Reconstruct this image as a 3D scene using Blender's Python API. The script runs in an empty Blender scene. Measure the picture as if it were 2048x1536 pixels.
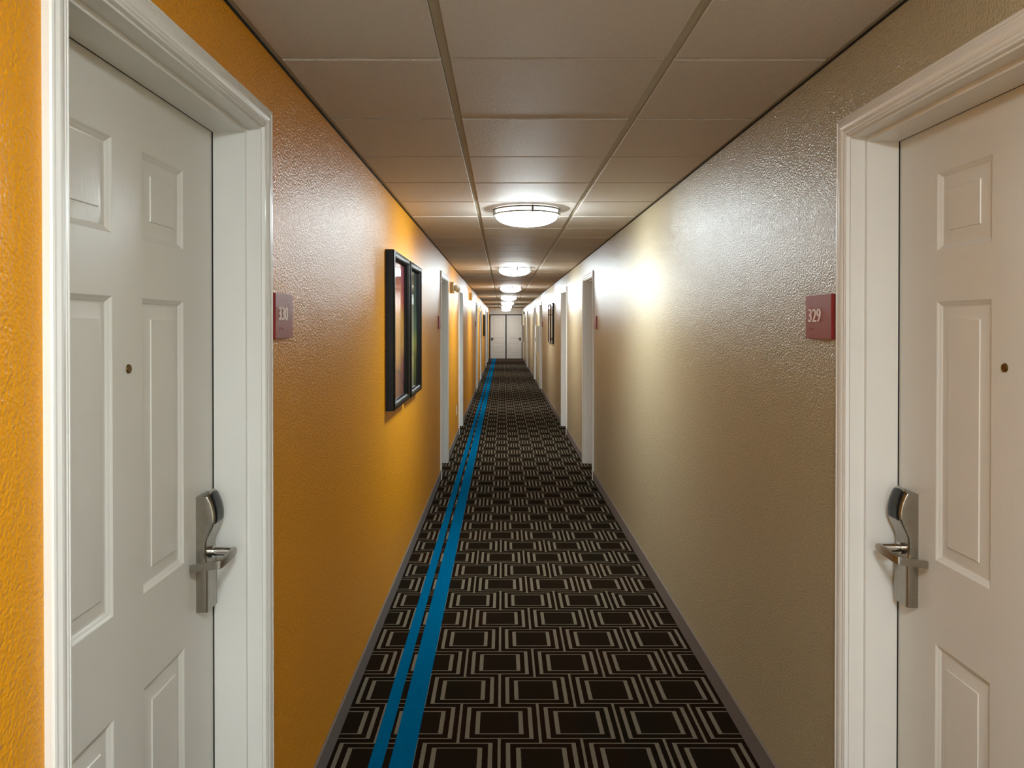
import bpy, bmesh, math, random
from mathutils import Vector, Matrix
random.seed(7)
sc = bpy.context.scene
C = sc.collection

# ------------------------------------------------------------------ camera, world, exposure
F_PX, W_PX = 1540.0, 2048.0
cd = bpy.data.cameras.new('camera'); cam = bpy.data.objects.new('camera', cd); C.objects.link(cam)
cam.location = (0, 0, 1.546)
PITCH = 0.45
cam.rotation_euler = (math.radians(90 - PITCH), 0, 0)
cd.sensor_width = 36.0; cd.lens = 36.0 * F_PX / W_PX
cd.shift_x = 18.5 / W_PX
cd.shift_y = -(117.5 - F_PX * math.tan(math.radians(PITCH))) / W_PX
cd.clip_start = 0.02; cd.clip_end = 100
sc.camera = cam
wd = bpy.data.worlds.new('world'); sc.world = wd; wd.use_nodes = True
wd.node_tree.nodes['Background'].inputs[0].default_value = (0, 0, 0, 1)
wd.node_tree.nodes['Background'].inputs[1].default_value = 0.0
sc.view_settings.view_transform = 'Standard'; sc.view_settings.look = 'None'
sc.view_settings.gamma = 1.0; sc.view_settings.use_curve_mapping = False
sc.view_settings.exposure = 2.70
LAMP = 17.0
LAMP_COL = (0.84, 0.96, 1.00)

# corridor dimensions (m): camera at x=0, looking along +y
XL, XR, H = -0.624, 0.906, 2.279
Y_BACK, Y_END = -2.0, 35.5
SIDE = {'l': (XL, -1), 'r': (XR, 1)}

def srgb(r, g, b):
    f = lambda c: ((c / 255 + .055) / 1.055) ** 2.4 if c > 10 else c / 255 / 12.92
    return (f(r), f(g), f(b), 1)

# ------------------------------------------------------------------ materials
class G:
    """tiny node helper"""
    def __init__(s, name, rough=.5, metal=0, col=(.8, .8, .8, 1), spec=.5, **kw):
        s.m = bpy.data.materials.new(name); s.m.use_nodes = True
        s.t = s.m.node_tree; s.b = s.t.nodes['Principled BSDF']
        s.b.inputs['Base Color'].default_value = col
        s.b.inputs['Roughness'].default_value = rough
        s.b.inputs['Metallic'].default_value = metal
        s.b.inputs['Specular IOR Level'].default_value = spec
        for k, v in kw.items(): s.b.inputs[k].default_value = v
    def node(s, ty, **props):
        n = s.t.nodes.new(ty)
        for k, v in props.items(): setattr(n, k, v)
        return n
    def put(s, sock, v):
        if isinstance(v, bpy.types.NodeSocket): s.t.links.new(v, sock)
        else: sock.default_value = v
    def math(s, op, a, b=0.0, c=None):
        n = s.node('ShaderNodeMath', operation=op)
        s.put(n.inputs[0], a); s.put(n.inputs[1], b)
        if c is not None: s.put(n.inputs[2], c)
        return n.outputs[0]
    def obj(s):
        if not hasattr(s, '_o'):
            s._o = s.node('ShaderNodeTexCoord').outputs['Object']
        return s._o
    def xyz(s):
        n = s.node('ShaderNodeSeparateXYZ'); s.put(n.inputs[0], s.obj()); return n.outputs
    def noise(s, scale, detail=2, rough=.5, stretch=(1, 1, 1), vec=None):
        mp = s.node('ShaderNodeMapping'); s.put(mp.inputs[0], vec or s.obj())
        mp.inputs['Scale'].default_value = stretch
        n = s.node('ShaderNodeTexNoise'); s.put(n.inputs['Vector'], mp.outputs[0])
        n.inputs['Scale'].default_value = scale; n.inputs['Detail'].default_value = detail
        n.inputs['Roughness'].default_value = rough
        return n.outputs[0]
    def mix(s, f, a, b):
        n = s.node('ShaderNodeMix', data_type='RGBA')
        s.put(n.inputs[0], f); s.put(n.inputs[6], a); s.put(n.inputs[7], b); return n.outputs[2]
    def ramp(s, f, stops):
        n = s.node('ShaderNodeValToRGB'); s.put(n.inputs[0], f)
        e = n.color_ramp.elements
        while len(e) < len(stops): e.new(.5)
        for i, (p, c) in enumerate(stops): e[i].position = p; e[i].color = c
        return n.outputs[0]
    def rng(s, v, a, b, c, d):
        n = s.node('ShaderNodeMapRange'); s.put(n.inputs[0], v)
        for i, x in enumerate((a, b, c, d)): n.inputs[i + 1].default_value = x
        return n.outputs[0]
    def bump(s, h, dist, strength=1.0):
        n = s.node('ShaderNodeBump'); s.put(n.inputs['Height'], h)
        n.inputs['Distance'].default_value = dist; n.inputs['Strength'].default_value = strength
        s.t.links.new(n.outputs[0], s.b.inputs['Normal'])
    def col(s, v): s.t.links.new(v, s.b.inputs['Base Color'])

def wall_mat(name, c1, c2, spec=.46, rough=.31):
    g = G(name, rough=rough, spec=spec)
    g.col(g.mix(g.noise(1.3, 3), c1, c2))
    h = g.math('ADD', g.math('MULTIPLY', g.noise(180, 1, .5), 1.0), g.math('MULTIPLY', g.noise(90, 1), .6))
    g.bump(h, .0021, 1.0)
    return g.m
M = {}
M['yellow'] = wall_mat('yellow_eggshell_paint', srgb(226, 152, 17), srgb(221, 146, 16), spec=.30, rough=.36)
M['beige'] = wall_mat('beige_eggshell_paint', srgb(180, 167, 137), srgb(175, 162, 132))
M['end'] = wall_mat('pale_grey_paint', srgb(190, 182, 174), srgb(186, 178, 170))

g = G('white_door_paint', rough=.33, col=srgb(226, 224, 218)); g.col(g.mix(g.noise(2.2, 3), srgb(228, 226, 220), srgb(220, 217, 209)))
g.bump(g.noise(60, 3, .6, (6, 6, .35)), .0006, .5); M['door'] = g.m
g = G('white_trim_paint', rough=.3); g.col(g.mix(g.noise(7, 3), srgb(234, 232, 228), srgb(227, 224, 218)))
M['trim'] = g.m
g = G('far_door_paint', rough=.45); g.col(g.mix(g.noise(3, 3), srgb(196, 190, 184), srgb(188, 182, 176))); M['fardoor'] = g.m
g = G('black_seal', rough=.8, col=srgb(14, 12, 10)); M['seal'] = g.m
g = G('dark_bronze_frame', rough=.6, spec=.2, col=srgb(18, 14, 12)); M['bronze'] = g.m

g = G('ceiling_tile', rough=.6, spec=.22)
f = g.noise(260, 2, .6)
g.col(g.mix(g.rng(f, .35, .65, 0, 1), srgb(208, 199, 190), srgb(218, 209, 201)))
g.bump(g.math('ADD', f, g.noise(90, 2)), .0022, 1.0); M['tile'] = g.m
g = G('ceiling_grid_paint', rough=.45); g.col(g.mix(g.noise(5), srgb(184, 176, 156), srgb(174, 166, 146))); M['grid'] = g.m
g = G('dark_gap', rough=.9, col=srgb(30, 22, 18)); M['dark'] = g.m

# carpet: stacked rows of nested rectangles, with two blue stripes along the left
g = G('patterned_carpet', rough=1, spec=0)
X, Y, Z = g.xyz()
RP, CP = .2665, .307
q = g.math('DIVIDE', g.math('SUBTRACT', Y, 2.986), RP)
r = g.math('FLOOR', g.math('ADD', q, .5))
av = g.math('ABSOLUTE', g.math('MULTIPLY', g.math('SUBTRACT', q, r), RP))
par = g.math('FLOORED_MODULO', r, 2.0)
wob = g.math('MULTIPLY', g.math('SUBTRACT', g.noise(70, 2), .5), .0028)
u0 = g.math('ADD', g.math('ADD', g.math('ADD', X, .1667), g.math('MULTIPLY', par, CP / 2)), wob)
u = g.math('PINGPONG', u0, CP / 2)
def band(v, lo, hi): return g.math('MULTIPLY', g.math('GREATER_THAN', v, lo), g.math('LESS_THAN', v, hi))
def AND(*a):
    o = a[0]
    for b in a[1:]: o = g.math('MULTIPLY', o, b)
    return o
def OR(*a):
    o = a[0]
    for b in a[1:]: o = g.math('MAXIMUM', o, b)
    return o
lt = lambda v, x: g.math('LESS_THAN', v, x)
gt = lambda v, x: g.math('GREATER_THAN', v, x)
lines = OR(lt(u, .0053),
           AND(gt(u, CP / 2 - .0053), gt(av, .1165)),
           AND(band(u, .0245, .0405), lt(av, .1195)),
           AND(band(av, .1137, .1195), gt(u, .0245)),
           AND(band(u, .0615, .0785), lt(av, .0870)),
           AND(band(av, .0812, .0870), gt(u, .0615)))
cell = g.node('ShaderNodeCombineXYZ')
g.put(cell.inputs[0], g.math('FLOOR', g.math('DIVIDE', g.math('ADD', u0, CP / 2), CP))); g.put(cell.inputs[1], r)
wn = g.node('ShaderNodeTexWhiteNoise', noise_dimensions='2D'); g.put(wn.inputs[0], cell.outputs[0])
mixf = g.math('ADD', g.math('MULTIPLY', wn.outputs[0], .6), g.math('MULTIPLY', g.noise(9, 2), .7))
base = g.mix(g.rng(mixf, .35, .95, 0, 1), srgb(29, 23, 16), srgb(38, 23, 15))
rect = AND(gt(u, .0785), lt(av, .0812))
base = g.mix(g.math('MULTIPLY', rect, .45), base, srgb(38, 32, 23))
thread = g.math('SINE', g.math('MULTIPLY', X, 2 * math.pi / .0046))
lc = g.mix(g.rng(thread, -1, 1, 0, 1), srgb(116, 106, 93), srgb(136, 125, 110))
lc = g.mix(g.noise(8, 2), lc, srgb(120, 111, 93))
colr = g.mix(lines, base, lc)
plain = gt(Y, 30.2)
colr = g.mix(plain, colr, srgb(66, 55, 47))
blue = OR(band(g.math('ADD', X, g.math('MULTIPLY', wob, .5)), -.472, -.423), band(g.math('ADD', X, g.math('MULTIPLY', wob, .5)), -.399, -.317))
colr = g.mix(blue, colr, g.mix(g.noise(30, 2), srgb(0, 92, 134), srgb(2, 104, 150)))
fuzz = g.noise(900, 2, .7)
colr2 = g.node('ShaderNodeMix', data_type='RGBA', blend_type='MULTIPLY'); colr2.inputs[0].default_value = 1
g.put(colr2.inputs[6], colr)
fz = g.node('ShaderNodeCombineColor'); k = g.rng(fuzz, .3, .7, .62, 1.02)
for i in range(3): g.put(fz.inputs[i], k)
g.put(colr2.inputs[7], fz.outputs[0]); g.col(colr2.outputs[2])
g.bump(g.math('ADD', fuzz, g.math('MULTIPLY', lines, .6)), .0015, .8); M['carpet'] = g.m

g = G('grey_carpet_base', rough=.9, spec=.15)
g.col(g.mix(g.rng(g.noise(500, 3, .7), .3, .7, 0, 1), srgb(104, 97, 94), srgb(128, 120, 116)))
g.bump(g.noise(600, 2), .001, .6); M['base'] = g.m
g = G('base_binding', rough=.9, spec=.1, col=srgb(118, 106, 96)); M['binding'] = g.m

def brushed(name, c1, c2, rough):
    g = G(name, rough=rough, metal=1.0)
    g.col(g.mix(g.noise(60, 3, .6), c1, c2)); g.bump(g.noise(300, 2, .6, (1, 1, .1)), .0002, .3); return g.m
M['nickel'] = brushed('satin_nickel', srgb(176, 172, 164), srgb(150, 144, 134), .27)
M['chrome'] = brushed('polished_chrome', srgb(214, 210, 204), srgb(196, 192, 186), .1)
M['brass'] = brushed('aged_brass', srgb(122, 98, 52), srgb(90, 70, 36), .3)
M['reader'] = G('black_reader_window', rough=.3, spec=.3, col=srgb(16, 20, 20)).m
M['lens'] = G('dark_lens', rough=.08, col=srgb(12, 10, 6)).m
M['red'] = G('dark_red_plastic', rough=.4, col=srgb(150, 44, 44)).m
g = G('dark_red_plastic_textured', rough=.38); g.col(g.mix(g.noise(40, 3), srgb(152, 50, 48), srgb(140, 42, 42))); g.bump(g.noise(900, 2), .0003, .5); M['red'] = g.m
M['numeral'] = G('pale_numeral', rough=.5, col=srgb(244, 226, 220)).m
M['white_plastic'] = G('white_plastic', rough=.4, col=srgb(228, 224, 212)).m
M['cream_plastic'] = G('cream_plastic', rough=.4, col=srgb(222, 206, 168)).m
M['black_plastic'] = G('black_plastic', rough=.5, col=srgb(20, 18, 18)).m
g = G('black_frame_lacquer', rough=.42, spec=.22); g.col(g.mix(g.noise(20, 2), srgb(6, 5, 4), srgb(9, 7, 6))); M['frame'] = g.m
g = G('lamp_glass', rough=.3, col=(.9, .9, .88, 1))
g.b.inputs['Emission Color'].default_value = (*LAMP_COL, 1); g.b.inputs['Emission Strength'].default_value = LAMP; M['lamp'] = g.m
g = G('lamp_glass_rim', rough=.3, col=(.9, .9, .88, 1))
g.b.inputs['Emission Color'].default_value = (*LAMP_COL, 1); g.b.inputs['Emission Strength'].default_value = LAMP * .035; M['lamp_rim'] = g.m
M['ring'] = G('nickel_ring', rough=.45, metal=1.0, col=srgb(120, 114, 104)).m
# thin clear picture glass: mirror reflection by Fresnel over a see-through pane
m = bpy.data.materials.new('picture_glass'); m.use_nodes = True; t = m.node_tree; t.nodes.clear()
o = t.nodes.new('ShaderNodeOutputMaterial'); mx = t.nodes.new('ShaderNodeMixShader')
tr = t.nodes.new('ShaderNodeBsdfTransparent'); gl = t.nodes.new('ShaderNodeBsdfGlossy'); gl.inputs['Roughness'].default_value = .02
ge = t.nodes.new('ShaderNodeNewGeometry'); dt = t.nodes.new('ShaderNodeVectorMath'); dt.operation = 'DOT_PRODUCT'
t.links.new(ge.outputs['Normal'], dt.inputs[0]); t.links.new(ge.outputs['Incoming'], dt.inputs[1])
def mth(op, a, b):
    n_ = t.nodes.new('ShaderNodeMath'); n_.operation = op
    for i_, v_ in enumerate((a, b)):
        if isinstance(v_, (int, float)): n_.inputs[i_].default_value = v_
        else: t.links.new(v_, n_.inputs[i_])
    return n_.outputs[0]
fres = mth('ADD', .03, mth('MULTIPLY', .97, mth('POWER', mth('SUBTRACT', 1.0, mth('ABSOLUTE', dt.outputs['Value'], 0.0)), 5.0)))
t.links.new(fres, mx.inputs[0]); t.links.new(tr.outputs[0], mx.inputs[1]); t.links.new(gl.outputs[0], mx.inputs[2]); t.links.new(mx.outputs[0], o.inputs[0])
M['glass'] = m

def art_mat(name, stops, strokes, scol):
    g = G(name, rough=.6)
    X, Y, Z = g.xyz()
    n = g.noise(2.5, 3, .55, (1, 1, .7))
    f = g.math('ADD', g.math('ADD', g.math('MULTIPLY', Z, 1 / .8), .5), g.math('MULTIPLY', g.math('SUBTRACT', n, .5), .35))
    c = g.ramp(f, stops)
    s = g.math('ABSOLUTE', g.math('SUBTRACT', g.math('ADD', Z, g.math('MULTIPLY', Y, .35)), g.math('ADD', strokes, g.math('MULTIPLY', g.noise(4), .12))))
    c = g.mix(g.math('MULTIPLY', g.math('LESS_THAN', s, .014), .8), c, scol)
    v = g.math('GREATER_THAN', g.noise(3, 2, .5, (1, 3, .25)), .56)
    c = g.mix(g.math('MULTIPLY', v, .35), c, stops[2][1])
    g.col(c); return g.m
M['art_warm'] = art_mat('warm_abstract_print', [(0, srgb(150, 96, 92)), (.2, srgb(170, 110, 100)), (.34, srgb(230, 170, 90)), (.62, srgb(226, 160, 70)), (.74, srgb(196, 96, 80)), (1, srgb(150, 60, 84))], -.30, srgb(50, 52, 84))
M['art_green'] = art_mat('green_abstract_print', [(0, srgb(44, 60, 50)), (.15, srgb(110, 120, 60)), (.32, srgb(200, 196, 96)), (.5, srgb(110, 140, 110)), (.72, srgb(50, 92, 92)), (1, srgb(36, 60, 66))], -.22, srgb(24, 30, 30))
M['art_gold'] = art_mat('gold_abstract_print', [(0, srgb(236, 200, 170)), (.25, srgb(226, 150, 110)), (.45, srgb(240, 196, 120)), (.6, srgb(238, 180, 110)), (.8, srgb(226, 166, 110)), (1, srgb(150, 100, 70))], .12, srgb(120, 70, 40))

# ------------------------------------------------------------------ mesh helpers
def box(bm, x0, x1, y0, y1, z0, z1, bev=0, seg=2):
    r = bmesh.ops.create_cube(bm, size=1)
    vs = r['verts']
    for v in vs:
        v.co = Vector((x0 + (v.co.x + .5) * (x1 - x0), y0 + (v.co.y + .5) * (y1 - y0), z0 + (v.co.z + .5) * (z1 - z0)))
    if bev:
        es = list({e for v in vs for e in v.link_edges})
        bmesh.ops.bevel(bm, geom=es, offset=bev, segments=seg, profile=.5, affect='EDGES')
def cyl(bm, p0, p1, r0, r1=None, n=24, caps=True):
    p0, p1 = Vector(p0), Vector(p1); d = p1 - p0
    r1 = r0 if r1 is None else r1
    mt = Matrix.Translation((p0 + p1) / 2) @ d.to_track_quat('Z', 'Y').to_matrix().to_4x4()
    bmesh.ops.create_cone(bm, cap_ends=caps, segments=n, radius1=r0, radius2=r1, depth=d.length, matrix=mt)
def lathe(bm, prof, n=64, cx=0, cy=0):
    """prof: (r, z) list around the vertical axis"""
    rings = []
    for r_, z_ in prof:
        if r_ < 1e-5: rings.append([bm.verts.new((cx, cy, z_))]); continue
        rings.append([bm.verts.new((cx + r_ * math.cos(2 * math.pi * i / n), cy + r_ * math.sin(2 * math.pi * i / n), z_)) for i in range(n)])
    for a, b in zip(rings, rings[1:]):
        for i in range(n):
            j = (i + 1) % n
            vs = [a[i % len(a)], a[j % len(a)], b[j % len(b)], b[i % len(b)]]
            vs2 = []
            for v in vs:
                if v not in vs2: vs2.append(v)
            if len(vs2) > 2:
                try: bm.faces.new(vs2)
                except ValueError: pass
def finish(name, bm, mats, parent=None, smooth=None, loc=None, recalc=True, mids=None):
    if recalc: bmesh.ops.recalc_face_normals(bm, faces=bm.faces[:])
    me = bpy.data.meshes.new(name); bm.to_mesh(me); bm.free()
    for mm in (mats if isinstance(mats, (list, tuple)) else [mats]): me.materials.append(mm)
    o = bpy.data.objects.new(name, me); C.objects.link(o)
    if parent: o.parent = parent
    if loc: o.location = loc
    if smooth is not None:
        me.polygons.foreach_set('use_smooth', [True] * len(me.polygons))
        me.set_sharp_from_angle(angle=math.radians(smooth))
    return o
def thing(name, label, cat, loc=(0, 0, 0), group=None, kind=None):
    o = bpy.data.objects.new(name, None); C.objects.link(o); o.location = loc; o.empty_display_size = .1
    return tag(o, label, cat, group, kind)
def tag(o, label, cat=None, group=None, kind=None):
    o['label'] = label
    if cat: o['category'] = cat
    if group: o['group'] = group
    if kind: o['kind'] = kind
    return o
def dup(root, loc, label=None, name=None):
    def cp(o, par):
        c = o.copy(); C.objects.link(c); c.parent = par
        for ch in [q for q in list(bpy.data.objects) if q.parent is o and q is not c]: cp(ch, c)
        return c
    r = cp(root, None); r.location = loc
    if label: r['label'] = label
    if name: r.name = name
    return r
def NB(): return bmesh.new()

# ------------------------------------------------------------------ setting: floor, ceiling, walls
# doors: (y centre, casing top z, leaf shift) per side
HALF = .444                                    # half clear opening between the jambs
CAS = .058                                     # casing width beyond the jamb edge
DOORS_L = [(1.546, 2.111, -.0125), (8.19, 2.092, 0), (11.37, 2.092, 0), (18.32, 2.092, 0), (21.62, 2.092, 0), (28.45, 2.092, 0)]
DOORS_R = [(1.564, 2.091, -.005), (8.16, 2.092, 0), (11.35, 2.092, 0), (18.25, 2.092, 0), (21.6, 2.092, 0), (28.05, 2.092, 0)]
OPEN_L = (29.75, 32.0, 2.092)                  # cased opening into a side passage
WT = .15                                       # wall thickness

def wall(side, name, mat, label):
    x, s = SIDE[side]
    ds = DOORS_L if side == 'l' else DOORS_R
    ops = [(c - HALF - .016, c + HALF + .016, top - CAS + .012) for c, top, _ in ds]
    if side == 'l': ops.append(OPEN_L)
    ops.sort()
    bm = NB(); y = Y_BACK
    for a, b, z in ops:
        box(bm, min(x, x + s * WT), max(x, x + s * WT), y, a, 0, H + .1)
        box(bm, min(x, x + s * WT), max(x, x + s * WT), a, b, z, H + .1)
        y = b
    box(bm, min(x, x + s * WT), max(x, x + s * WT), y, Y_END, 0, H + .1)
    bmesh.ops.remove_doubles(bm, verts=bm.verts[:], dist=1e-5)
    # drop the inner faces shared by neighbouring boxes
    seen = {}
    for f in bm.faces:
        k = tuple(sorted(v.index for v in f.verts)); seen.setdefault(k, []).append(f)
    o = finish(name, bm, mat); return tag(o, label, 'wall', kind='structure')
wall('l', 'wall_left', M['yellow'], 'long mustard yellow corridor wall with orange peel paint texture on the left')
wall('r', 'wall_right', M['beige'], 'long beige corridor wall with orange peel paint texture on the right')
LX0, LX1, LY0 = -2.2, 2.5, -6.0  # lobby added behind the camera; its pale walls bounce fill light forward
bm = NB()
box(bm, LX0, XL, Y_BACK - .1, Y_BACK, 0, H + .1)
box(bm, XR, LX1, Y_BACK - .1, Y_BACK, 0, H + .1)
box(bm, LX0 - .1, LX0, LY0, Y_BACK, 0, H + .1); box(bm, LX1, LX1 + .1, LY0, Y_BACK, 0, H + .1)
box(bm, LX0 - .1, LX1 + .1, LY0 - .1, LY0, 0, H + .1)
tag(finish('wall_back', bm, G('white_wall_paint', rough=.6, col=srgb(236, 232, 226)).m), 'pale walls of the lift lobby behind the viewer', 'wall', kind='structure')
EX0, EX1, EZ = -.62, .903, 2.05
bm = NB()
box(bm, XL - WT, XR + WT, Y_END, Y_END + .15, EZ, H + .1)
tag(finish('wall_end', bm, M['end']), 'pale wall strip above the double doors at the far end', 'wall', kind='structure')
# side passage off the left wall near the far end
bm = NB()
px0 = XL - WT - 1.2
box(bm, px0, XL - WT, OPEN_L[1], OPEN_L[1] + .1, 0, H + .1)
box(bm, px0, XL - WT, OPEN_L[0] - .1, OPEN_L[0], 0, H + .1)
box(bm, px0 - .1, px0, OPEN_L[0] - .1, OPEN_L[1] + .1, 0, H + .1)
tag(finish('wall_side_passage', bm, M['yellow']), 'unlit yellow walls of the side passage near the far end', 'wall', kind='structure')
bm = NB(); box(bm, px0, XR + WT, Y_BACK, Y_END + .25, -.05, 0)
tag(finish('floor', bm, M['carpet']), 'dark brown carpet with rows of nested rectangles and two blue stripes along the left', 'carpet', kind='structure')

g = G('pale_stone_tile', rough=.4); g.col(g.mix(g.noise(3, 3), srgb(226, 220, 208), srgb(214, 206, 192)))
bm = NB(); box(bm, LX0, LX1, LY0, Y_BACK, -.05, 0)  # pale floor added out of view to bounce light onto the near ceiling
tag(finish('floor_lobby', bm, g.m), 'pale stone floor of the lift lobby behind the viewer', 'floor', kind='structure')
# ceiling: lay-in tiles dropped a little below the runners
T_L, T_R, TW = -.157, .457, .024
bm = NB()
cols = [(XL + .018, T_L - TW / 2), (T_L + TW / 2, T_R - TW / 2), (T_R + TW / 2, XR - .018)]
y = 2.106 - .61 * 9 - .61; rows = []
while y < Y_END:
    rows.append(y); y += .61
for ry in rows:
    for ci, (a, b) in enumerate(cols):
        y0, y1 = ry + TW * .42, ry + .61 - TW * .42
        y0, y1 = max(y0, Y_BACK), min(y1, Y_END)
        if y1 - y0 < .02: continue
        dz = random.uniform(-.0012, .0012)
        z0 = H - .006 + dz
        r_ = bmesh.ops.create_cube(bm, size=1)
        for v in r_['verts']:
            px = a + .001 if v.co.x < 0 else b - .001
            py = y0 if v.co.y < 0 else y1
            tz = random.uniform(-.0003, .0003) if v.co.z < 0 else 0
            v.co = Vector((px, py, (z0 + tz) if v.co.z < 0 else H + .02))
        bot = [e for e in {e for v in r_['verts'] for e in v.link_edges} if all(vv.co.z < H for vv in e.verts)]
        bmesh.ops.bevel(bm, geom=bot, offset=.0015, segments=1, affect='EDGES')
ceil = finish('ceiling', bm, M['tile'])
tag(ceil, 'suspended ceiling of square off white lay-in tiles in three columns', 'ceiling', kind='structure')
bm = NB()
for t in (T_L, T_R): box(bm, t - TW / 2, t + TW / 2, Y_BACK, Y_END, H, H + .006)
for ry in rows: box(bm, XL, XR, ry - TW / 2, ry + TW / 2, H + .007, H + .012)
finish('ceiling_grid', bm, M['grid'], ceil)
bm = NB()
for x, s in ((XL, 1), (XR, -1)): box(bm, min(x, x + s * .019), max(x, x + s * .019), Y_BACK, Y_END, H - .0006, H + .004)
finish('wall_angle', bm, M['grid'], ceil)
bm = NB()
for x, s in ((XL, 1), (XR, -1)): box(bm, min(x, x + s * .0016), max(x, x + s * .003), Y_BACK, Y_END, H - .0075, H - .0006)
finish('shadow_gap', bm, M['dark'], ceil)  # solid dark strip painting the shade under the wall angle
bm = NB(); box(bm, LX0, LX1, LY0, Y_BACK, H, H + .02); finish('lobby_ceiling', bm, M['tile'], ceil)  # lid over the added lobby
bm = NB(); box(bm, px0, XR + WT, Y_BACK - .1, Y_END + .2, H + .03, H + .1)
finish('ceiling_deck', bm, M['dark'], ceil)

# baseboards between the doors
def baseboard(side, name, label):
    x, s = SIDE[side]
    ds = DOORS_L if side == 'l' else DOORS_R
    ops = [(c - HALF - CAS, c + HALF + CAS) for c, _, _ in ds]
    if side == 'l': ops.append((OPEN_L[0], OPEN_L[1]))
    ops.sort(); bm = NB(); bm2 = NB(); y = Y_BACK
    for a, b in ops + [(Y_END, Y_END)]:
        if a - y > .01:
            box(bm, min(x, x - s * .008), max(x, x - s * .008), y, a, 0, .088, .002, 1)
            box(bm2, min(x, x - s * .0095), max(x, x - s * .0095), y, a, .084, .0915, .002, 1)
        y = b
    o = finish(name, bm, M['base']); finish('top_binding', bm2, M['binding'], o)
    tag(o, label, 'baseboard', kind='structure')
baseboard('l', 'baseboard_left', 'grey carpeted baseboard strip along the foot of the yellow wall')
baseboard('r', 'baseboard_right', 'grey carpeted baseboard strip along the foot of the beige wall')

# ------------------------------------------------------------------ doors
PROF = [(0, 0), (0, .0105), (.0015, .0135), (.005, .0145), (.0085, .0145), (.0095, .0125), (.0115, .0125), (.0145, .0138), (.019, .0150),
        (.025, .0148), (.031, .0132), (.0355, .0108), (.0365, .0095), (.039, .0095), (.0405, .0105), (.044, .0100), (.0455, .0080), (.0475, .0080), (.0485, .0092), (.051, .0090), (.052, .0075), (.053, 0)]
def upath(bm, prof, half, top, s, base=0.0):
    """sweep (w inwards, t towards the corridor) round a door opening; local frame: x = s*depth"""
    rings = []
    for w, t_ in prof:
        h = half - w; z = top - w; X_ = -s * (t_ + base)
        rings.append([bm.verts.new(p) for p in ((X_, -h, 0), (X_, -h, z), (X_, h, z), (X_, h, 0))])
    n = len(rings)
    for i in range(n):
        a, b = rings[i], rings[(i + 1) % n]
        if i == n - 1: break
        for k in range(3): bm.faces.new((a[k], a[k + 1], b[k + 1], b[k]))
def frame_box(bm, h_in, z_in, th, d0, d1, s):
    """U shaped solid lining: clear half width h_in, clear height z_in, thickness th, depth d0..d1"""
    xa, xb = sorted((s * d0, s * d1))
    box(bm, xa, xb, -h_in - th, -h_in, 0, z_in + th)
    box(bm, xa, xb, h_in, h_in + th, 0, z_in + th)
    box(bm, xa, xb, -h_in, h_in, z_in, z_in + th)

REC = .119        # depth of the stop's inner edge behind the wall face
def leaf_mesh(s, sh, ztop):
    bm = NB(); hw = HALF - .003
    tb = [-hw, -.2665 + sh, -.0615 + sh, .0615 + sh, .2665 + sh, hw]
    zb = [.008, .215, .790, .988, 1.602, 1.722, 1.906, ztop - .004]
    D = REC + .0035
    def P(t, z, dep): return bm.verts.new((s * (D + dep), t, z))
    ins = [0, .0015, .0045, .0085, .0115, .014, .0165, .043, .0445, .047]
    dep = [0, .0008, .0040, .0060, .0088, .0096, .0096, .0040, .0018, .0016]
    for i in range(5):
        for j in range(7):
            a, b, c, d = tb[i], tb[i + 1], zb[j], zb[j + 1]
            if i in (1, 3) and j in (1, 3, 5):
                prev = None
                for w, dd in zip(ins, dep):
                    ring = [P(a + w, c + w, dd), P(b - w, c + w, dd), P(b - w, d - w, dd), P(a + w, d - w, dd)]
                    if prev:
                        for k in range(4): bm.faces.new((prev[k], prev[(k + 1) % 4], ring[(k + 1) % 4], ring[k]))
                    prev = ring
                bm.faces.new(prev)
            else:
                bm.faces.new((P(a, c, 0), P(b, c, 0), P(b, d, 0), P(a, d, 0)))
    bmesh.ops.remove_doubles(bm, verts=bm.verts[:], dist=1e-5)
    # edges and back of the slab
    f = [(-hw, .008), (hw, .008), (hw, ztop - .004), (-hw, ztop - .004)]
    A = [bm.verts.new((s * D, t, z)) for t, z in f]; B = [bm.verts.new((s * (D + .044), t, z)) for t, z in f]
    for k in range(4): bm.faces.new((A[k], A[(k + 1) % 4], B[(k + 1) % 4], B[k]))
    bm.faces.new(B)
    return bm

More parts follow.
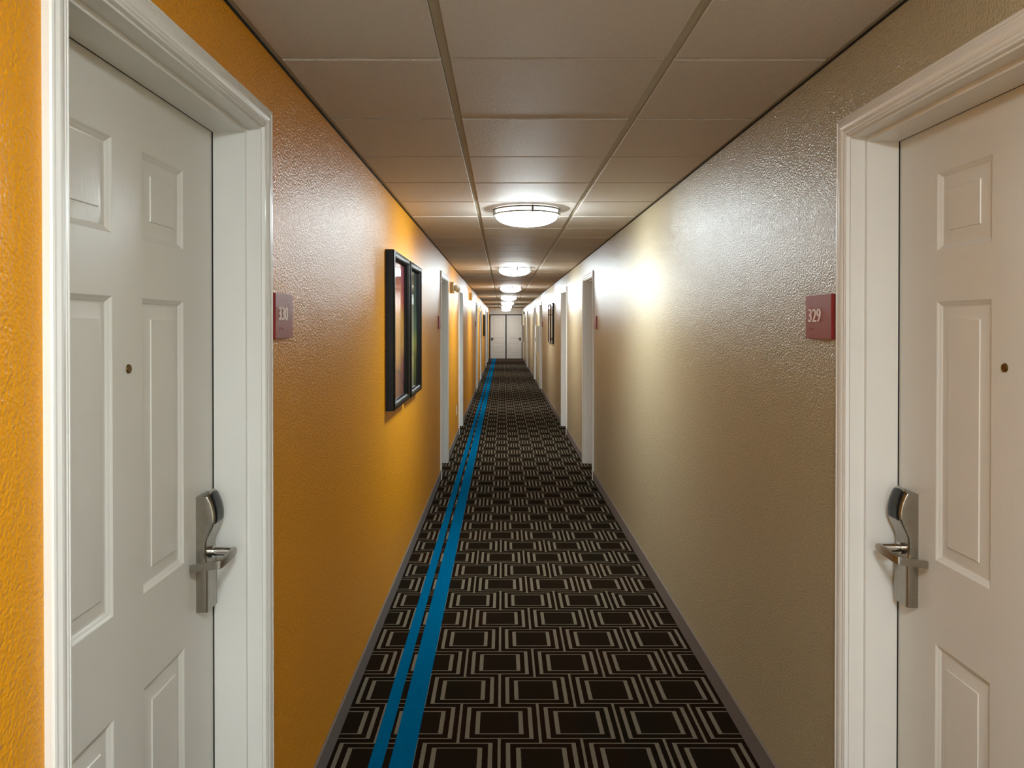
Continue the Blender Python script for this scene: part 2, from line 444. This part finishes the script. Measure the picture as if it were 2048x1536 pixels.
TH = [(.846, .026), (.86, .026), (.90, .026), (.945, .026), (.965, .0245), (.985, .0225), (1.005, .0220), (1.018, .0240), (1.030, .0290), (1.042, .0350), (1.054, .0405),
      (1.066, .0440), (1.078, .0445), (1.090, .0430), (1.102, .0400), (1.114, .0355), (1.122, .0315), (1.128, .0275)]
def thick(z):
    for (a, ta), (b, tb_) in zip(TH, TH[1:]):
        if a <= z <= b:
            k = (z - a) / (b - a); k = k * k * (3 - 2 * k) * .3 + k * .7; return ta + (tb_ - ta) * k
    return TH[-1][1]
LW = .0705
def lock_z(z, uu):
    k = max(0, (z - 1.06) / .068); return z + .013 * (1 - (2 * uu - 1) ** 2) * k ** 1.5
def build_lock(door, s, t0, flip):
    """lock body: t0 = edge of the plate nearest the hinge; flip mirrors along t"""
    D = REC + .0035
    def P(uu, z, th): return (s * (D - th), (t0 + uu * LW) * flip, lock_z(z, uu))
    bm = NB(); rings = []
    zs = sorted(set([z for z, _ in TH] + [.846 + i * .282 / 40 for i in range(41)]))
    US = [(0, 0), (0, .5), (0, .9), (.012, .965), (.04, 1), (.2, 1), (.4, 1), (.6, 1), (.8, 1), (.96, 1), (.988, .965), (1, .9), (1, .5), (1, 0)]
    for z in zs:
        th = thick(z); zz = z
        rings.append([bm.verts.new(P(a, zz, th * b if b < .9 else th - (1 - b) * .03)) for a, b in US])
    for a, b in zip(rings, rings[1:]):
        for k in range(len(US) - 1): bm.faces.new((a[k], a[k + 1], b[k + 1], b[k]))
        bm.faces.new((a[-1], a[0], b[0], b[-1]))
    bm.faces.new(rings[0]); bm.faces.new(rings[-1])
    body = finish('key_card_lock', bm, M['nickel'], door, smooth=40)
    tag(body, 'satin nickel key card lock body')
    # reader window following the bulge
    bm = NB(); g_ = []
    for i in range(17):
        z = 1.060 + .064 * i / 16
        g_.append([bm.verts.new(P(uu, z, thick(z) + .0006)) for uu in (.13, .3, .5, .7, .87)])
    for a, b in zip(g_, g_[1:]):
        for k in range(4): bm.faces.new((a[k], a[k + 1], b[k + 1], b[k]))
    w = finish('card_reader_window', bm, M['reader'], body, smooth=60); tag(w, 'glossy black reader window')
    sol = w.modifiers.new('thickness', 'SOLIDIFY'); sol.thickness = .0012; sol.offset = 0
    # round spindle and bent lever
    tc = (t0 + .036) * flip; zc = .985; ex = D - .080
    bm = NB(); cyl(bm, (s * (D - .018), tc, zc), (s * (D - .030), tc, zc), .0150, n=32)
    cyl(bm, (s * (D - .026), tc, zc), (s * (ex - .0005), tc, zc), .0105, n=32)
    sp = finish('lever_spindle', bm, M['chrome'], body, smooth=40); tag(sp, 'polished chrome spindle')
    bm = NB()
    tcc = t0 + .036
    # lever path in (t, depth-from-face, z) with a flat upright section; rounded head round the spindle
    path = [(tcc + .0125, .080, .9855), (tcc, .080, .985), (tcc - .03, .080, .9845), (tcc - .060, .080, .983), (tcc - .090, .080, .982), (tcc - .0955, .0795, .982), (tcc - .0965, .076, .9815),
            (tcc - .0965, .055, .979), (tcc - .0965, .03, .975), (tcc - .0965, .010, .972)]
    hts = [.0045, .0118, .0110, .0103, .0098, .0097, .0097, .0095, .0092, .0090]
    rings = []
    for i, (t_, dd, z) in enumerate(path):
        a = Vector(path[max(0, i - 1)][:2]); b = Vector(path[min(len(path) - 1, i + 1)][:2])
        d2 = (b - a).normalized(); nrm = Vector((-d2.y, d2.x)) * .0035
        h = hts[i]
        q = []
        for nx, hz in ((1, -1), (1, 1), (-1, 1), (-1, -1)):
            q.append(bm.verts.new((s * (D - (dd + nrm.y * nx)), (t_ + nrm.x * nx) * flip, z + h * hz)))
        rings.append(q)
    for a, b in zip(rings, rings[1:]):
        for k in range(4): bm.faces.new((a[k], a[(k + 1) % 4], b[(k + 1) % 4], b[k]))
    bm.faces.new(rings[0]); bm.faces.new(rings[-1])
    bmesh.ops.recalc_face_normals(bm, faces=bm.faces[:])
    lv = finish('lever_handle', bm, M['nickel'], body, smooth=35); tag(lv, 'flat bent metal lever')
    bv = lv.modifiers.new('edges', 'BEVEL'); bv.width = .0007; bv.segments = 2; bv.limit_method = 'ANGLE'

def build_door(side, idx, c, top, sh, label, near_handle):
    x, s = SIDE[side]
    root = thing('door_%d' % idx, label, 'door', (x, c, 0), 'white panelled room doors along the corridor', 'structure')
    jz = top - CAS                       # clear height under the head jamb
    bm = NB(); upath(bm, PROF, HALF + CAS, top, s)
    finish('door_casing', bm, M['trim'], root, smooth=11)
    bm = NB(); frame_box(bm, HALF, jz, .016, 0, WT + .02, s)
    frame_box(bm, HALF - .012, jz - .012, .0125, .037, REC, s)
    finish('door_jamb', bm, M['trim'], root)
    bm = NB(); frame_box(bm, HALF - .012, jz - .012, .010, REC, REC + .0045, s)
    tag(finish('door_seal', bm, M['seal'], root), 'thin black seal line round the door')
    leaf = finish('door_leaf', leaf_mesh(s, sh, jz - .002), M['door'], root, smooth=20, recalc=False)
    bmx = bmesh.new(); bmx.from_mesh(leaf.data); bmesh.ops.recalc_face_normals(bmx, faces=bmx.faces[:]); bmx.to_mesh(leaf.data); bmx.free()
    bm = NB(); D = REC + .0035; pt = sh + .001 if side == 'l' else .012
    cyl(bm, (s * (D + .001), pt, 1.459), (s * (D - .003), pt, 1.459), .0098, .0085, 24)
    ph = finish('peephole', bm, M['brass'], leaf, smooth=40); tag(ph, 'small round brass peephole')
    bm = NB(); cyl(bm, (s * D, pt, 1.459), (s * (D - .0042), pt, 1.459), .0052, .0045, 20)
    flip = -1 if near_handle else 1
    build_lock(leaf if False else root, s, .323 if side == 'l' else .337, flip)
    bm2 = NB()
    for hz in (.25, 1.05, 1.82): cyl(bm2, (s * (REC + .002), -flip * (HALF - .004), hz), (s * (REC + .002), -flip * (HALF - .004), hz + .09), .005, n=12)
    bm.free(); finish('hinge_knuckles', bm2, M['nickel'], root, smooth=40)
    return root

names_l = ['white six panel door of room 330 filling the left edge in the yellow wall',
           'white framed doorway in yellow wall just past the two large framed prints',
           'white framed doorway in yellow wall just past the twin lamp emergency light box and low outlet plate',
           'white framed doorway in yellow wall just past the square cream alarm box',
           'white framed doorway in yellow wall, the fourth along from the framed prints',
           'farthest white framed doorway in yellow wall, just before the dark side passage']
names_r = ['white six panel door of room 329 filling the right edge in the beige wall',
           'white framed doorway in beige wall, first beyond room 329 sign',
           'white framed doorway in beige wall just before the far pair of small prints',
           'white framed doorway in beige wall between the small prints and the first white wall cabinet',
           'white framed doorway in beige wall just past the first white wall cabinet',
           'farthest white framed doorway in beige wall, before the second wall cabinet']
n = 1; roots = {}
for side, ds, nm in (('l', DOORS_L, names_l), ('r', DOORS_R, names_r)):
    for i, (c, top, sh) in enumerate(ds):
        if i < 2: roots[(side, i)] = build_door(side, n, c, top, sh, nm[i], i > 0)
        else: roots[(side, i)] = dup(roots[(side, 1)], (SIDE[side][0], c, 0), nm[i], 'door_%d' % n)
        n += 1
# cased opening of the side passage
bm = NB(); frame_box(bm, (OPEN_L[1] - OPEN_L[0]) / 2 - .02, OPEN_L[2] - .02, .02, -.004, WT + .004, -1)
tag(finish('trim_1', bm, M['trim'], loc=(XL, (OPEN_L[0] + OPEN_L[1]) / 2, 0)), 'white lining of the dark side passage opening near the far end', 'door frame', kind='structure')

# double doors at the far end
root = thing('door_%d' % n, 'pair of closed pale doors in a dark frame at the far end of the corridor', 'double door', (0, Y_END, 0), kind='structure')
bm = NB()
for a, b, z0, z1 in ((XL - WT, -.574, 0, EZ), (.127, .173, 0, EZ), (.876, XR + WT, 0, EZ), (-.574, .876, 2.007, EZ)):
    box(bm, a, b, 0, .15, z0, z1)
finish('door_frame', bm, M['bronze'], root)
def far_leaf(a, b, hx, lab):
    bm = NB(); D = .02
    tb = [a + .004, a + .11, b - .11, b - .004]; zb = [.012, .24, .72, .90, 1.89, 2.003]
    ins = [0, .006, .012, .05, .056]; dep = [0, .008, .010, .004, .003]
    for i in range(3):
        for j in range(5):
            p, q_, c, d = tb[i], tb[i + 1], zb[j], zb[j + 1]
            if i == 1 and j in (1, 3):
                prev = None
                for w, dd in zip(ins, dep):
                    ring = [bm.verts.new(v) for v in ((p + w, D + dd, c + w), (q_ - w, D + dd, c + w), (q_ - w, D + dd, d - w), (p + w, D + dd, d - w))]
                    if prev:
                        for k in range(4): bm.faces.new((prev[k], prev[(k + 1) % 4], ring[(k + 1) % 4], ring[k]))
                    prev = ring
                bm.faces.new(prev)
            else: bm.faces.new([bm.verts.new(v) for v in ((p, D, c), (q_, D, c), (q_, D, d), (p, D, d))])
    bmesh.ops.remove_doubles(bm, verts=bm.verts[:], dist=1e-5)
    box(bm, a + .004, b - .004, D + .014, D + .05, .012, 2.003)
    lf = finish('door_leaf', bm, M['fardoor'], root)
    bm = NB(); box(bm, hx - .03, hx + .03, D - .012, D, .84, .98, .004)
    sg = 1 if hx < .15 else -1
    cyl(bm, (hx, D - .01, .92), (hx, D - .06, .92), .011, n=16)
    box(bm, min(hx - sg * .012, hx + sg * .11), max(hx - sg * .012, hx + sg * .11), D - .068, D - .052, .908, .932, .003)
    tag(finish('door_handle', bm, M['bronze'], lf, smooth=40), 'dark lever handle')
far_leaf(-.574, .127, -.50, ''); far_leaf(.173, .876, .80, '')
bm = NB(); box(bm, XL - WT, XR + WT, Y_END + .16, Y_END + .2, 0, H)
tag(finish('wall_beyond', bm, M['dark']), 'dark backing behind the double doors', 'wall', kind='structure')

# ------------------------------------------------------------------ ceiling lights
def build_light(loc, label):
    root = thing('ceiling_light', label, 'ceiling light', loc, 'round flush ceiling lights down the corridor')
    bm = NB()
    R1 = .193
    prof = [(.0, -.001), (.198, -.001), (.198, -.004), (R1, -.005), (R1, -.036), (R1, -.044)]
    for i in range(1, 15):
        a = math.pi / 2 * i / 14; prof.append((R1 * math.cos(a) if i < 14 else 0, -.044 - .064 * math.sin(a)))
    lathe(bm, prof, 72)
    for f in bm.faces:
        if f.calc_center_median().z > -.0405: f.material_index = 1
    tag(finish('glass_diffuser', bm, [M['lamp'], M['lamp_rim']], root, smooth=50), 'glowing white glass drum and dome')
    for z in (-.004, -.034):
        bm = NB(); lathe(bm, [(.1975, z), (.2085, z), (.2095, z - .002), (.2095, z - .007), (.2085, z - .009), (.1975, z - .009), (.1975, z)], 72)
        finish('trim_ring', bm, M['ring'], root, smooth=40)
    for k in range(4):
        a = math.radians(-90 + 8 + 90 * k); bm = NB()
        box(bm, .2085, .2125, -.007, .007, -.047, -.003, .001)
        finish('ring_clip', bm, M['ring'], root).rotation_euler = (0, 0, a)
    return root
LZ = H - .006
ll = ['nearest round ceiling light ahead, its two nickel rings and one clip clearly visible', 'second nearest glowing round ceiling light ahead', 'third glowing round ceiling light counting from the nearest',
      'fourth glowing round ceiling light counting from the nearest', 'fifth glowing round ceiling light counting from the nearest', 'sixth glowing round ceiling light, last but one before the double doors', 'farthest round ceiling light, right in front of the double doors']
LY = [4.83 + 4.88 * i for i in range(7)]
L1 = build_light((.150, LY[0], LZ), ll[0])
for yy, lb in zip(LY[1:], ll[1:]): dup(L1, (.150, yy, LZ), lb)
dup(L1, (.150, LY[0] - 4.88, LZ), 'round ceiling light directly above the viewer, out of frame')
for qx, qy, lb in ((-1.2, -2.9, 'left front'), (1.5, -2.9, 'right front'), (.15, -3.7, 'middle'), (.15, -5.2, 'rear'), (-1.3, -4.6, 'left rear'), (1.6, -4.6, 'right rear')):  # fill lamps added out of view to brighten the near doors and jambs
    dup(L1, (qx, qy, LZ), 'round ceiling light in the lobby behind the viewer, ' + lb)

# ------------------------------------------------------------------ room number signs
def text_mesh(txt, w, h, depth):
    cu = bpy.data.curves.new('t', 'FONT'); cu.body = txt; cu.size = 1; cu.extrude = .5; cu.space_character = 1.02; cu.offset = .004
    to = bpy.data.objects.new('t', cu); C.objects.link(to)
    dg = bpy.context.evaluated_depsgraph_get(); dg.update()
    me = bpy.data.meshes.new_from_object(to.evaluated_get(dg)); bpy.data.objects.remove(to)
    xs = [v.co.x for v in me.vertices]; ys = [v.co.y for v in me.vertices]
    cx, cy = (min(xs) + max(xs)) / 2, (min(ys) + max(ys)) / 2
    for v in me.vertices:
        v.co = ((v.co.x - cx) / (max(xs) - min(xs)) * w, (v.co.y - cy) / (max(ys) - min(ys)) * h, v.co.z * depth)
    return me
def sign(side, y0, y1, label, num=None, ty=None, tz=None, z0=1.509, z1=1.634, group=None):
    x, s = SIDE[side]; cy, cz = (y0 + y1) / 2, (z0 + z1) / 2
    root = thing('room_number_sign', label, 'sign', (x, cy, cz), group)
    h, k = (y1 - y0) / 2, (z1 - z0) / 2
    bm = NB(); box(bm, min(0, -s * .012), max(0, -s * .012), -h, h, -k, k, .0008, 1)
    finish('sign_plate', bm, M['red'], root)
    if num:
        me = text_mesh(num, .084, .038, .003); me.name = 'room_numerals'; me.materials.append(M['numeral'])
        o = bpy.data.objects.new('room_numerals', me); C.objects.link(o); o.parent = root
        # text plane -> wall plane, reading left to right for someone facing the wall
        R_ = Matrix(((0, 0, -s), (-s, 0, 0), (0, 1, 0))).to_4x4()
        o.matrix_local = Matrix.Translation((-s * .0125, ty - cy, tz - cz)) @ R_
        tag(o, 'raised pale room number digits')
        bm = NB()
        dots = {'330': [(0, 0), (1, 0), (1, -1), (3, 0), (4, 0), (6, 0), (6, -1), (7, -1)], '329': [(0, 0), (1, 0), (3, 0), (3, -1), (5, 0), (5, -1), (6, 0)]}[num]
        for a, b in dots:
            yy = ty - cy + (-s) * (-.036 + a * .0045); zz = 1.538 - cz + b * .0045
            if s > 0: pass
            bmesh.ops.create_uvsphere(bm, u_segments=8, v_segments=6, radius=.0011, matrix=Matrix.Translation((-s * .0122, yy, zz)))
        finish('braille_dots', bm, M['red'], root)
    return root
sign('l', 2.076, 2.244, 'dark red room sign reading 330 beside the near left door', '330', 2.146, 1.578)
sign('r', 2.097, 2.272, 'dark red room sign reading 329 beside the near right door', '329', 2.208, 1.574, 1.507, 1.632)
for side, y0, lb in (('l', 7.42, 'small dark red room sign at first doorway past the large framed prints'),
                     ('r', 7.40, 'small dark red room sign on beige wall at first doorway past room 329'),
                     ('l', 17.55, 'tiny dark red room sign on yellow wall before the doorway past the cream alarm box'),
                     ('r', 17.48, 'tiny dark red room sign on beige wall before the doorway nearest the first wall cabinet')):
    sign(side, y0, y0 + .17, lb, group='room signs farther down the corridor')

# ------------------------------------------------------------------ framed prints
def picture(side, y0, y1, z0, z1, art, label, group, dk=1.0, wk=1.0):
    x, s = SIDE[side]; cy, cz = (y0 + y1) / 2, (z0 + z1) / 2; h, k = (y1 - y0) / 2, (z1 - z0) / 2
    root = thing('framed_picture', label, 'picture', (x, cy, cz), group)
    prof = [(0, .0), (0, .040), (.002, .045), (.007, .0485), (.014, .050), (.022, .0495), (.030, .047), (.037, .042), (.041, .035), (.042, .018)]
    prof = [(w * wk, t_ * dk if t_ > .018 else t_) for w, t_ in prof]
    bm = NB(); prev = None
    for w, t_ in prof:
        X_ = -s * t_; a, b = h - w, k - w
        ring = [bm.verts.new(p) for p in ((X_, -a, -b), (X_, a, -b), (X_, a, b), (X_, -a, b))]
        if prev:
            for i in range(4): bm.faces.new((prev[i], prev[(i + 1) % 4], ring[(i + 1) % 4], ring[i]))
        prev = ring
    f = finish('frame', bm, M['frame'], root, smooth=35)
    bm = NB(); box(bm, min(-s * .010, -s * .017), max(-s * .010, -s * .017), -h + .01, h - .01, -k + .01, k - .01); finish('artwork', bm, M[art], root)
    bm = NB(); box(bm, min(-s * .0195, -s * .0215), max(-s * .0195, -s * .0215), -h + .0415 * wk, h - .0415 * wk, -k + .0415 * wk, k - .0415 * wk); tag(finish('picture_glass', bm, M['glass'], root), 'clear glass reflecting the ceiling lights')
    return root
picture('l', 4.10, 4.775, 1.087, 1.951, 'art_warm', 'large black framed abstract print in red and orange, nearer of the left pair', 'large framed prints on the yellow wall')
picture('l', 4.845, 5.48, 1.087, 1.951, 'art_green', 'large black framed abstract print in green and teal, farther of the left pair', 'large framed prints on the yellow wall')
picture('r', 13.60, 14.18, 1.215, 1.94, 'art_gold', 'small dark framed gold print on beige wall, nearer of the right pair', 'small framed prints on the beige wall', .62, .5)
picture('r', 14.30, 14.90, 1.215, 1.94, 'art_gold', 'small dark framed gold print on beige wall, farther of the right pair', 'small framed prints on the beige wall', .62, .5)
picture('l', 24.3, 24.95, 1.20, 1.885, 'art_warm', 'tiny dark framed print far down the yellow wall beyond the second emergency light', None)

# ------------------------------------------------------------------ wall fittings
def emergency_light(y0, z0, label):
    x, s = XL, -1
    root = thing('emergency_light', label, 'emergency light', (x, y0 + .14, z0 + .0625), 'twin lamp emergency lights on the yellow wall')
    bm = NB(); box(bm, 0, .040, -.14, .14, -.0625, .0625, .006); finish('housing', bm, M['cream_plastic'], root, smooth=40)
    for t_ in (-.075, .075):
        bm = NB(); cyl(bm, (.038, t_, .0), (.058, t_, .0), .014, n=16); cyl(bm, (.052, t_ - .02, -.004), (.078, t_ + .014, -.012), .034, .042, 24)
        hd = finish('lamp_head', bm, M['white_plastic'], root, smooth=40)
        bm = NB(); cyl(bm, (.0775, t_ + .0135, -.0119), (.0795, t_ + .016, -.0125), .036, n=24); tag(finish('lamp_lens', bm, M['chrome'], hd, smooth=40), 'clear reflector lens')
emergency_light(9.18, 1.937, 'cream twin lamp emergency light box high on yellow wall between the first two far doorways')
emergency_light(20.1, 1.89, 'tiny twin lamp emergency light box high on yellow wall, farther of the two')
root = thing('wall_alarm', 'square cream alarm box high on yellow wall between the two emergency lights', 'alarm', (XL, 14.5, 2.085))
bm = NB(); box(bm, 0, .052, -.06, .06, -.07, .07, .006); finish('housing', bm, M['cream_plastic'], root, smooth=40)
bm = NB(); box(bm, .051, .066, -.035, .035, -.02, .045, .008); finish('strobe_lens', bm, M['white_plastic'], root, smooth=40)
root = thing('outlet_plate', 'white electrical outlet plate low on yellow wall before second far doorway', 'outlet', (XL, 10.36, .40))
bm = NB(); box(bm, 0, .006, -.037, .037, -.062, .062, .002); finish('cover_plate', bm, M['white_plastic'], root)
for z in (-.021, .021):
    bm = NB(); box(bm, .0055, .008, -.017, .017, z - .014, z + .014, .001, 1); finish('socket', bm, M['white_plastic'], root)
def cabinet(y0, z0, z1, label):
    root = thing('wall_cabinet', label, 'cabinet', (XR, y0 + .2, (z0 + z1) / 2), 'white wall cabinets on the beige wall')
    k = (z1 - z0) / 2
    bm = NB(); box(bm, -.085, 0, -.2, .2, -k, k, .004); finish('cabinet_body', bm, M['white_plastic'], root)
    bm = NB(); box(bm, -.095, -.084, -.19, .19, -k + .01, k - .01, .003)
    d = finish('cabinet_door', bm, M['white_plastic'], root)
    bm = NB(); box(bm, -.108, -.094, -.17, -.155, -.05, .05, .003); finish('door_pull', bm, M['nickel'], d)
cabinet(18.95, .85, 1.535, 'white wall cabinet on beige wall, nearer of the two, just past a doorway')
cabinet(32.9, .83, 1.535, 'white wall cabinet on beige wall beside the far double doors')
bm = NB(); box(bm, -.05, 0, -.06, .06, -.06, .06, .006)
o = finish('door_chime', bm, M['black_plastic'], loc=(XR, 31.9, 2.06)); tag(o, 'tiny black box high on beige wall close to the far double doors', 'alarm')  # small black box, its use not known
